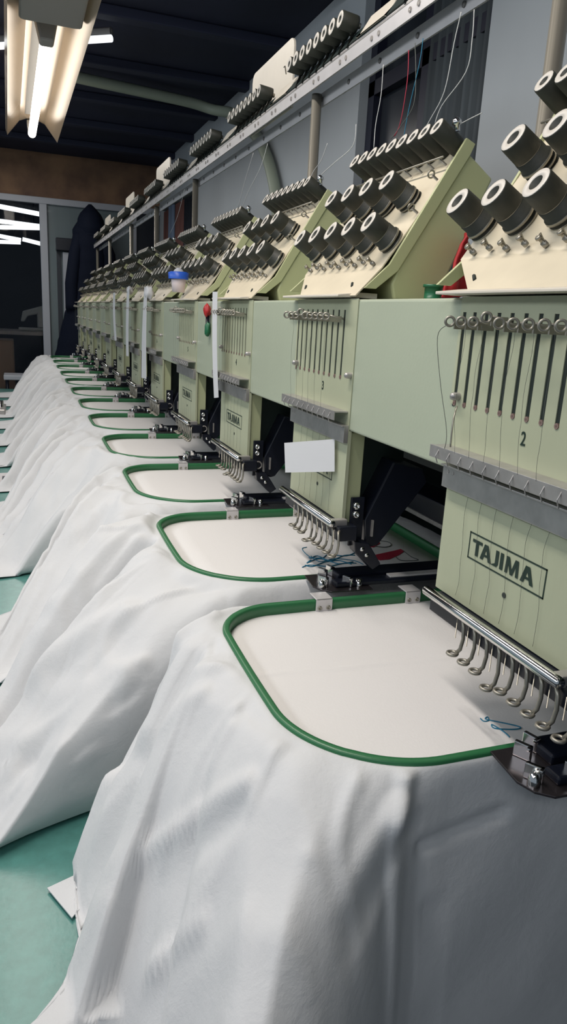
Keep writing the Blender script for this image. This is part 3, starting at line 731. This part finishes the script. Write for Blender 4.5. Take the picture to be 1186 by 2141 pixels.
def make_cloth(k, xb, ylo, yhi, amp, seed, tail=.14, steep=.075, first=False, creases=()):
    Y0 = .4 * (k - 1)
    hi = k <= 2; o = outline(64 if hi else 34, 44 if hi else 24, .0008); n = len(o)
    m = MB(); vs = []; MV, TV = (64 if k <= 2 else 34), 8
    rows = []
    cum = [0]
    for i in range(1, n): cum.append(cum[-1] + math.hypot(o[i][0] - o[i - 1][0], o[i][1] - o[i - 1][1]))
    zT = -.3242
    def smooth(e0, e1, x):
        t = max(0., min(1., (x - e0) / (e1 - e0))); return t * t * (3 - 2 * t)
    ends = []
    SS = []
    for i, (x, y, dx, dy) in enumerate(o):
        fy = (y - (HC[1] - HY)) / (2 * HY)
        near = dy < 0
        side = .030 if not (first and near) else .026
        zs_ = -.72 if (first and near) else -.50
        yL = ylo if near else yhi
        if dx < -.999:                                        # straight left side
            ya, yb = HC[1] - HY + .105, HC[1] + HY - .070
            f = max(0, min(1, (y - ya) / (yb - ya)))
            E = Vector((xb, ylo + (yhi - ylo) * (.22 + .6 * f), TABLE + .004)); wl, ws, wb = 1, 0, 0; sp = f - .5
        elif dx < -1e-6 and abs(dy) > 1e-6:                   # rounded front corners
            a = math.atan2(abs(dy), -dx) / (PI / 2)
            A0 = Vector((xb, ylo + (yhi - ylo) * (.22 if near else .82), TABLE + .004))
            A1 = Vector((xb + (.03 if near else .02), yL, TABLE + .004))
            A2 = Vector((x + .004 if not (first and near) else .246, y + side * (-1 if near else 1) if not (first and near) else HC[1] - HY - .050, zs_))
            a1_ = min(1, (a - .45) / (.37 if (first and near) else .55)) if a > .45 else 0
            E = A0.lerp(A1, a / .45) if a < .45 else A1.lerp(A2, a1_ ** 1.1)
            if first and near: E += Vector((-.035, -.095, 0)) * math.sin(min(1, a / .82) * PI) * smooth(.1, .4, a)
            wl = 1 - smooth(.45, 1, a); ws = 1 - wl; wb = 0; sp = (-.5 - a * .7) if near else (.5 + a * .7)
        else:
            wb = smooth(.2, .9, dx); ws = 1 - wb; wl = 0
            es = Vector((x, y + side * (-1 if near else 1), zs_))
            if first and near: es.x = max(x, .248); es.y = HC[1] - HY - .050 + (es.x - .248) * .22
            eb = Vector((x + .10, y + dy * .03, -.360))
            E = es * ws + eb * wb; sp = (-1.2 if near else 1.2) * (1 + (x - .25) * 2)
        cs = steep * wl + (.026 if not (first and near) else .012) * ws + .05 * wb
        Cp = Vector((x + dx * cs, y + dy * cs, zT + .012 * wl + .004 * ws + .002))
        if first and wl > .3: E.z += (-.70 - E.z) * smooth(.465, .42, E.y)
        ends.append((Vector((x, y, zT)), Cp, E, wl, ws, wb)); SS.append(sp)
    for r in range(MV + TV + 1):
        for i, (T, Cp, E, wl, ws, wb) in enumerate(ends):
            u = cum[i]; sp = SS[i]
            if r <= MV:
                v = r / MV; P = T * (1 - v) ** 2 + Cp * 2 * v * (1 - v) + E * v * v; tv = 0
            else:
                v = 1; tv = (r - MV) / TV; tl = tail * (smooth(.45, .12, sp) if first else 1); P = E + Vector((-tl * wl * tv, -.03 * wl * tv , -.001))
            f = hfold(u * 3.2, v * 1.3 + tv * .6, seed, 2.2) * .55
            A = amp * smooth(.03, .55, v)
            d = Vector((-.45, 0, .75)) * wl + Vector((0, (.12 if o[i][3] > 0 else -.12) if not first else 0, .0)) * ws + Vector((0, 0, .35)) * wb
            P = P + d * (f * A * 1.5)
            cr = 0
            for (s0, s1, v0, w_, h_) in creases:
                t_ = 1 - abs(sp - (s0 + (s1 - s0) * (v + tv * .4))) / w_
                if t_ > 0: cr += h_ * (t_ * .7 + t_ * t_ * .3) * smooth(v0, v0 + .45, v)
            P = P + (Vector((-.5, 0, .8)) * (wl * .85 + .15 * ws * (0 if (first and o[i][3] < 0) else 1))) * cr
            # small tension puckers right at the ring, broader dents beyond
            pk = noise.noise(Vector((u * 38, v * 4, seed + 11))) * .0035 * smooth(.0, .08, v) * (1 - smooth(.2, .8, v))
            P.z += pk * (wl + .3 * ws) + (.007 * noise.noise(Vector((P.x * 15, P.y * 15, seed))) + .012 * noise.noise(Vector((P.x * 6, P.y * 6, seed + 9)))) * smooth(.02, .15, v) * (wl + .2)
            rz = 1 - abs(noise.noise(Vector((P.x * 9 + P.y * 5, P.y * 4 - P.x * 3, seed + 20)))) * 6
            if rz > 0: P.z += .005 * rz * wl * smooth(.05, .2, v)
            rz = 1 - abs(noise.noise(Vector((P.x * 4 - P.y * 12, P.y * 7 + P.x * 10, seed + 31)))) * 7
            if rz > 0: P.z += .0045 * rz * (wl + .2) * smooth(.04, .2, v)
            if first and o[i][3] < 0 and ws > .5:
                P.y += .004 * noise.noise(Vector((P.x * 14, P.z * 9, 4))) * smooth(.1, .3, v)
            for (sa, sb, sw, sh, sd) in SEG.get(k, ()):
                if r < 2: break
                q_ = 1 - seg_dist(P, sa, sb) / sw
                if q_ > 0: P = P + Vector(sd) * (sh * (.8 * q_ * q_ * (3 - 2 * q_) + .3 * q_) * min(1, r / 8))
            if tv and wl > .3 and E.z > -.56: P.z = TABLE + .004 + max(0, f + cr * 8) * amp * .7 * wl * (1 - .5 * tv)
            P.y += Y0
            if not first or (P.y > .455 and not (ws > .5 and o[i][3] < 0)): P.z = max(P.z, TABLE + .003)
            vs.append(P)
    R = MV + TV + 1
    fs = [(r * n + i, r * n + (i + 1) % n, (r + 1) * n + (i + 1) % n, (r + 1) * n + i) for r in range(R - 1) for i in range(n)]
    m.add(vs, fs, 0, True)
    # stretched cloth inside the ring, same sheet
    NR, NC = (90, 20) if k == 1 else (24, 8); vs2 = []
    inn = [(x, y) for x, y, _, _ in outline(34, 24, .003)]
    ymin = min(q[1] for q in inn) + 1e-4; ymax = max(q[1] for q in inn) - 1e-4
    ca, cb = onz(570, 1410, -.333), onz(905, 1378, -.333)
    for r in range(NR + 1):
        yy = ymin + (ymax - ymin) * (r / NR) + (1.7e-6 if r < NR else 0); xs = []
        for j in range(len(inn)):
            p, q = inn[j], inn[(j + 1) % len(inn)]
            if (p[1] - yy) * (q[1] - yy) < 0: xs.append(p[0] + (q[0] - p[0]) * (yy - p[1]) / (q[1] - p[1]))
        for j in range(NC + 1):
            xx = min(xs) + (max(xs) - min(xs)) * j / NC; z = -.3335
            if k == 1:
                yl = ca.y + (cb.y - ca.y) * (xx - ca.x) / (cb.x - ca.x) + .0015 * math.sin(xx * 60)
                z += .0016 * math.exp(-((yy - yl) / .0028) ** 2) + .0010 * noise.noise(Vector((xx * 8, yy * 14, 1)))
            vs2.append((xx, yy + Y0, z))
    m.add(vs2, [(r * (NC + 1) + j, r * (NC + 1) + j + 1, (r + 1) * (NC + 1) + j + 1, (r + 1) * (NC + 1) + j) for r in range(NR) for j in range(NC)], 1, True)
    c = m.build('white_cloth', ['cloth', 'panel'], solid=.0012, loc=(HC[0], HC[1] + Y0, TABLE))
    return c
cl_lab = ['nearest white cloth filling the lower right, clamped in the largest green hoop', 'white cloth in the second hoop from the camera, with blue and red stitching', 'third white cloth from the camera, spreading to the left edge']
NHOOP = 12
CR = {2: [(.70, .55, .0, .20, .018), (.20, .15, .0, .28, -.11), (-.55, -.18, .0, .22, .022), (-.75, -.6, .2, .2, -.016), (-1.0, -.9, .05, .2, .012)],
      3: [(.75, .62, .0, .16, .012), (.45, .35, .0, .26, -.095), (-.25, -.15, .0, .20, .020), (-.55, -.6, .1, .2, -.030), (-.9, -.8, .05, .2, .012)],
      4: [(.6, .55, .0, .2, .012), (.25, .2, .0, .25, -.060), (-.3, -.25, .0, .18, .022), (-.65, -.6, .1, .2, -.030)]}
def rand_cr(k):
    q = random.Random(k * 13); out = []; s0 = .7
    while s0 > -.9:
        w_ = q.uniform(.13, .24); out.append((s0, s0 - q.uniform(.0, .15), q.uniform(0, .1), w_, q.uniform(.012, .03) if len(out) % 2 == 0 else -q.uniform(.03, .07)))
        s0 -= w_ * q.uniform(1.0, 1.5)
    return out
index_kids()
cloths = []
for k in range(1, NHOOP + 1):
    h = hp if k == 1 else copy_tree(hp)
    h['label'] = {1: 'nearest and largest green rounded hoop on the front cloth', 2: 'green hoop with red and blue stitching inside, second from the camera'}.get(k, '%s green hoop counted from the camera' % ordn[k])
    if k == 1: c = make_cloth(1, .018, .19, .63, .012, 3.1, .075, .06, True, [(-.9, -.75, .05, .22, .016), (-.2, -.5, .15, .12, -.012), (.1, -.05, .1, .2, .016), (.45, .5, .0, .16, -.030), (.75, .8, .0, .12, .016), (-.55, -.9, .2, .08, .008)])
    else: c = make_cloth(k, -.05 - .008 * (k % 3), {2: .27, 3: .24, 4: .30}.get(k, .22 + .03 * math.sin(k * 2.3)), {2: .56, 3: .40, 4: .56}.get(k, .40 + .04 * math.sin(k * 1.7)), .018, 5.7 * k, .16, .075, False, CR.get(k) or rand_cr(k))
    tag(c, cl_lab[k - 1] if k < 4 else '%s white cloth counted from the camera, draped left of its hoop' % ordn[k], 'cloth', 'row of white cloths in the hoops')
    cloths.append(c)
hoops = [o for o in bpy.data.objects if o.name.startswith('embroidery_hoop')]
hoops.sort(key=lambda o: (len(o.name), o.name))
for i, h in enumerate(hoops): h.location.y += .4 * i
arms = []
for k in range(0, NHOOP + 1):
    a = ar if k == 0 else copy_tree(ar); arms.append(a)
    a['label'] = {0: 'black holder arm with chrome latches at the bottom right edge', 1: 'black holder arm between the nearest and second green hoops'}.get(k, '%s black holder arm between hoops, counted from the camera' % ordn[min(k + 1, 12)] if k < 12 else 'last black holder arm beyond the farthest hoop')
for k, a in enumerate(arms): a.location.y += .4 * k
arms[11]['label'] = 'black holder arm before the farthest hoop'

P = [onz(98, 1846, TABLE + .01), onz(165, 1815, TABLE + .01), onz(200, 1850, TABLE + .01), onz(150, 1908, TABLE + .01)]
m = MB(); m.prismz([(p.x, p.y) for p in P][::-1], TABLE + .003, TABLE + .0042); m.build('hem_corner', 'cloth', cloths[0])
# stitched motifs on the cloth
def stitch(k, px, r, mt, lab, z=-.3322):
    P = [onz(u, v, z) for u, v in px]
    o = MB().tube(smooth_pts(P, 4), r, 5).build('stitching', mt, cloths[k - 1]); o['label'] = lab
stitch(1, [(1005, 1502), (1012, 1508), (1022, 1506), (1020, 1499), (1015, 1503), (1030, 1507), (1060, 1513), (1085, 1519), (1088, 1523), (1070, 1525), (1035, 1523), (1028, 1515), (1035, 1518), (1050, 1527), (1060, 1535), (1066, 1541)], .0006, 'thread_blue', 'blue stitched squiggle')
rr = random.Random(5)
stitch(2, [(642, 1144), (632, 1147), (640, 1158), (655, 1168), (672, 1174), (700, 1168), (740, 1172), (760, 1180)], .0006, 'thread_blue', 'blue stitched line')
for i in range(5):
    y = 1160 + i * 6
    P = [(632 + rr.uniform(0, 30), y + rr.uniform(-2, 4))] + [(650 + 22 * q + rr.uniform(-8, 8), y + rr.uniform(-7, 7)) for q in range(5)]
    stitch(2, P, .0008, 'thread_blue', 'dense blue stitching')
def patch(k, px, lab, mt='thread_red'):
    P = [onz(u, v, -.3324) for u, v in px]
    m = MB(); m.prismz([(p.x, p.y) for p in P][::-1], -.3332, -.3322); o = m.build('stitching', mt, cloths[k - 1]); o['label'] = lab
patch(2, [(785, 1160), (822, 1152), (838, 1148), (846, 1152), (835, 1160), (815, 1169), (795, 1171), (783, 1166)], 'red stitched bar')
patch(2, [(757, 1138), (780, 1134), (790, 1128), (795, 1136), (782, 1144), (765, 1143)], 'red stitched dot')
stitch(2, [(790, 1130), (812, 1133), (818, 1140), (805, 1144), (785, 1142)], .0006, 'thread_grey', 'dark stitched curve')
stitch(2, [(842, 1150), (860, 1164), (875, 1171), (840, 1172), (828, 1164)], .0006, 'thread_grey', 'dark stitched triangle')

# ------------------------------------------------------------------ small things
def quad_sheet(name, P, th, mt, lab, cat, n=8, bend=0):
    m = MB(); vs = []; fs = []
    for i in range(n + 1):
        for j in range(3):
            a = P[0].lerp(P[3], i / n); b = P[1].lerp(P[2], i / n); p = a.lerp(b, j / 2)
            p.x += bend * math.sin(i / n * PI)
            vs.append(p)
    fs = [(i * 3 + j, i * 3 + j + 1, (i + 1) * 3 + j + 1, (i + 1) * 3 + j) for i in range(n) for j in range(2)]
    m.add(vs, fs, 0, False)
    return tag(m.build(name, mt, solid=th), lab, cat)
quad_sheet('paper_card', [onx(595, 926, .322), onx(700, 918, .3575), onx(700, 986, .3575), onx(597, 988, .322)], .0006, 'paper', 'blank white card taped over the front of the second needle head', 'card')
quad_sheet('paper_strip', [onx(445, 610, .338), onx(455, 610, .338), onx(457, 831, .342), onx(448, 832, .342)], .0006, 'paper', 'white paper strip hanging beside the red clip, before the third head', 'strip', 10, -.002)
quad_sheet('paper_strip', [onx(302, 600, .338), onx(308, 600, .338), onx(306, 792, .335), onx(296, 790, .335)], .0008, 'paper', 'long white paper strip with a wad on top, fifth head area', 'strip', 10, -.002)
quad_sheet('paper_strip', [onx(266, 600, .338), onx(271, 600, .338), onx(269, 745, .336), onx(264, 744, .336)], .0008, 'paper', 'thin paper strip hanging left of the long wadded strip', 'strip', 10, -.002)
quad_sheet('paper_strip', [onx(237, 612, .338), onx(241, 612, .338), onx(244, 712, .336), onx(240, 712, .336)], .0008, 'paper', 'farthest short paper strip hanging on the heads', 'strip', 8, -.003)
def blob(name, c, s, mt, lab, cat, seed=0, parent=None):
    m = MB(); n, k = 16, 10; vs = []
    for i in range(k + 1):
        ph = PI * i / k
        for j in range(n):
            w = 2 * PI * j / n; d = Vector((math.sin(ph) * math.cos(w), math.sin(ph) * math.sin(w), math.cos(ph)))
            r = 1 + .35 * noise.noise(d * 1.8 + Vector((seed, 0, 0)))
            vs.append(Vector(c) + Vector((d.x * s[0], d.y * s[1], d.z * s[2])) * r)
    fs = [(i * n + j, (i + 1) * n + j, (i + 1) * n + (j + 1) % n, i * n + (j + 1) % n) for i in range(k) for j in range(n)]
    m.add(vs, fs, 0, True)
    o = m.build(name, mt, parent)
    return tag(o, lab, cat) if parent is None else o
blob('tissue_wad', onx(312, 612, .345), (.012, .022, .018), 'paper', 'crumpled white tissue above the long paper strip', 'tissue', 2)
blob('tissue_wad', onx(272, 607, .345), (.010, .020, .012), 'paper', 'small tissue wad above the thin paper strip', 'tissue', 4)
# red and green clips on the beam
p = onx(433, 650, .358)
t = thing('hanging_scissors', (p.x, p.y, p.z), 'red handled clip with green lower part hanging on the beam left of the strip', 'clip')
blob('red_handle', onx(433, 649, .356), (.007, .012, .0125), 'redp', '', '', 1, t)
blob('green_handle', onx(434, 688, .357), (.006, .009, .0145), 'greenp', '', '', 6, t)
MB().cyl(onx(434, 660, .357), onx(434, 678, .357), .004).build('joint', 'black', t)
# cup with blue lid standing on the shelf of the fourth head
p = onx(373, 611, .352)
t = thing('small_cup', p, 'small pink and white cup with a blue lid on the fourth head', 'cup')
MB().lathe(p, (0, 0, 1), [(0, 0), (0, .014), (.028, .017), (.030, .016), (.030, 0)], 18).build('cup', 'pink', t)
MB().lathe(p + Vector((0, 0, .029)), (0, 0, 1), [(0, .023), (.014, .024), (.016, .019)], 18).build('lid', 'blue', t)
MB().lathe(p + Vector((0, 0, .044)), (0, 0, 1), [(0, .013), (.006, .009), (.010, .003), (.010, 0)], 18).build('lid_top', 'frame', t)
# red cloth and green reel behind the first head
def drape():
    P = [ony(980, 480, .74), ony(1005, 500, .74), ony(1012, 618, .72), ony(925, 622, .72)]
    m = MB(); n = 14; vs = []
    for i in range(n + 1):
        for j in range(n + 1):
            a = P[0].lerp(P[3], i / n); b = P[1].lerp(P[2], i / n); p = a.lerp(b, j / n)
            p.y += .010 * noise.noise(Vector((i * .3, j * .35, 2))) + .03 * (j / n); p.z = max(p.z, .0275)
            vs.append(p)
    m.add(vs, [(i * (n + 1) + j, i * (n + 1) + j + 1, (i + 1) * (n + 1) + j + 1, (i + 1) * (n + 1) + j) for i in range(n) for j in range(n)], 0, True)
    tag(m.build('red_cloth', 'red', solid=.003), 'red cloth bunched on the beam behind the nearest tension box', 'cloth')
drape()
p = ony(906, 612, .74)
tag(MB().lathe((p.x, p.y, .0265), (0, 0, 1), [(0, 0), (0, .012), (.003, .012), (.003, .010), (.016, .010), (.016, .012), (.019, .012), (.019, 0)], 16).build('thread_reel', 'greenp'), 'green reel on the beam beside the red cloth', 'reel')
# grey plate with black cord on the table
P = [onz(-40, 1452, TABLE + .012), onz(80, 1446, TABLE + .012), onz(60, 1520, TABLE + .012), onz(-60, 1540, TABLE + .012)]
t = thing('switch_plate', (P[0].x, P[0].y, TABLE), 'warm grey plate with a black cord, at left edge between two cloths', 'plate')
m = MB(); m.prismz([(p.x, p.y) for p in P][::-1], TABLE, TABLE + .012); m.build('plate', 'plategrey', t, bevel=.001)
m = MB(); q0, q1 = onz(-20, 1492, TABLE + .016), onz(48, 1482, TABLE + .014); m.tube([q0, (q0 + q1) / 2 + Vector((0, .004, .002)), q1], .0016, 6); m.lathe(onz(2, 1490, TABLE + .012), (0, 0, 1), [(0, .007), (.008, .006), (.010, 0)], 12); m.build('cord', 'black', t)
P = [onz(-30, 990, TABLE + .012), onz(22, 988, TABLE + .012), onz(24, 1010, TABLE + .012), onz(-30, 1012, TABLE + .012)]
t = thing('metal_plate', (P[0].x, P[0].y, TABLE), 'small silver plate with a black slot at the left edge', 'plate')
MB().prismz([(p.x, p.y) for p in P][::-1], TABLE, TABLE + .012).build('plate', 'alu', t, bevel=.001)
a, b = onz(5, 996, TABLE + .0125), onz(16, 1003, TABLE + .0125)
MB().box(min(a.x, b.x), max(a.x, b.x), min(a.y, b.y), max(a.y, b.y), TABLE + .012, TABLE + .0135).build('slot', 'black', t)
a = onz(8, 850, TABLE + .03)
t = thing('metal_fitting', (a.x, a.y, TABLE), 'shiny grey metal fitting on the far left part of the table', 'fitting')
m = MB(); m.box(a.x - .10, a.x + .01, a.y - .12, a.y + .12, TABLE, TABLE + .03); m.build('base', 'steel', t, bevel=.006)
MB().cyl((a.x - .02, a.y, TABLE + .03), (a.x - .02, a.y, TABLE + .06), .02).build('knob', 'chrome', t)
a = ony(8, 786, 5.3); b = ony(44, 786, 5.3)
t = thing('side_stool', ((a.x + b.x) / 2, 5.3, -ZO), 'white topped stool beyond the last cloth at left', 'stool')
MB().box(a.x, b.x + .1, 5.22, 5.42, a.z - .02, a.z + .012).build('seat', 'frame', t, bevel=.005)
for x in (a.x + .02, b.x + .08):
    for y in (5.24, 5.40): MB().cyl((x, y, -ZO), (x, y, a.z - .02), .01).build('leg', 'black', t)

# ------------------------------------------------------------------ light
def area(name, loc, rot, sx, sy, power, col):
    l = bpy.data.lights.new(name, 'AREA'); l.shape = 'RECTANGLE'; l.size = sx; l.size_y = sy; l.energy = power; l.color = col
    o = bpy.data.objects.new(name, l); C.objects.link(o); o.location = Vector(loc) + Vector((0, 0, ZO)); o.rotation_euler = rot
    return o
warm = (1, .93, .86); cool = (.80, .90, 1)
area('tube_row_near', (-.12, .85, .93), (0, .08, 0), .08, 1.0, 15, warm)
area('tube_row_mid', (-.05, 2.2, .93), (0, .06, 0), .10, 1.3, 10, warm)
area('tube_row_far', (-.05, 4.2, .93), (0, .06, 0), .10, 1.5, 11, (1, .96, .92))
area('tube_row_left', (-1.45, 1.2, .80), (0, -1.15, 0), .30, 4.2, 20, (.88, .94, 1))  # added unseen fill, tilted to brighten heads, boxes and wall
o = area('tube_row_behind', (-.7, -.9, .9), (0, 0, 0), .9, .15, 5, (.93, .96, 1))  # added fill behind the camera, lifts the near face of the first cloth
o.rotation_euler = (Vector((.25, .55, -.40)) - Vector((-.7, -.9, .9))).to_track_quat('-Z', 'Y').to_euler()
w = bpy.data.worlds.new('world'); bpy.context.scene.world = w; w.use_nodes = True
bg = w.node_tree.nodes['Background']; bg.inputs[0].default_value = (.55, .66, .78, 1); bg.inputs[1].default_value = .38

sc = bpy.context.scene
sc.view_settings.view_transform = 'Standard'; sc.view_settings.look = 'None'; sc.view_settings.exposure = 0; sc.view_settings.gamma = 1
for o in bpy.data.objects:
    for kx in ('_o', '_k'):
        if kx in o: del o[kx]
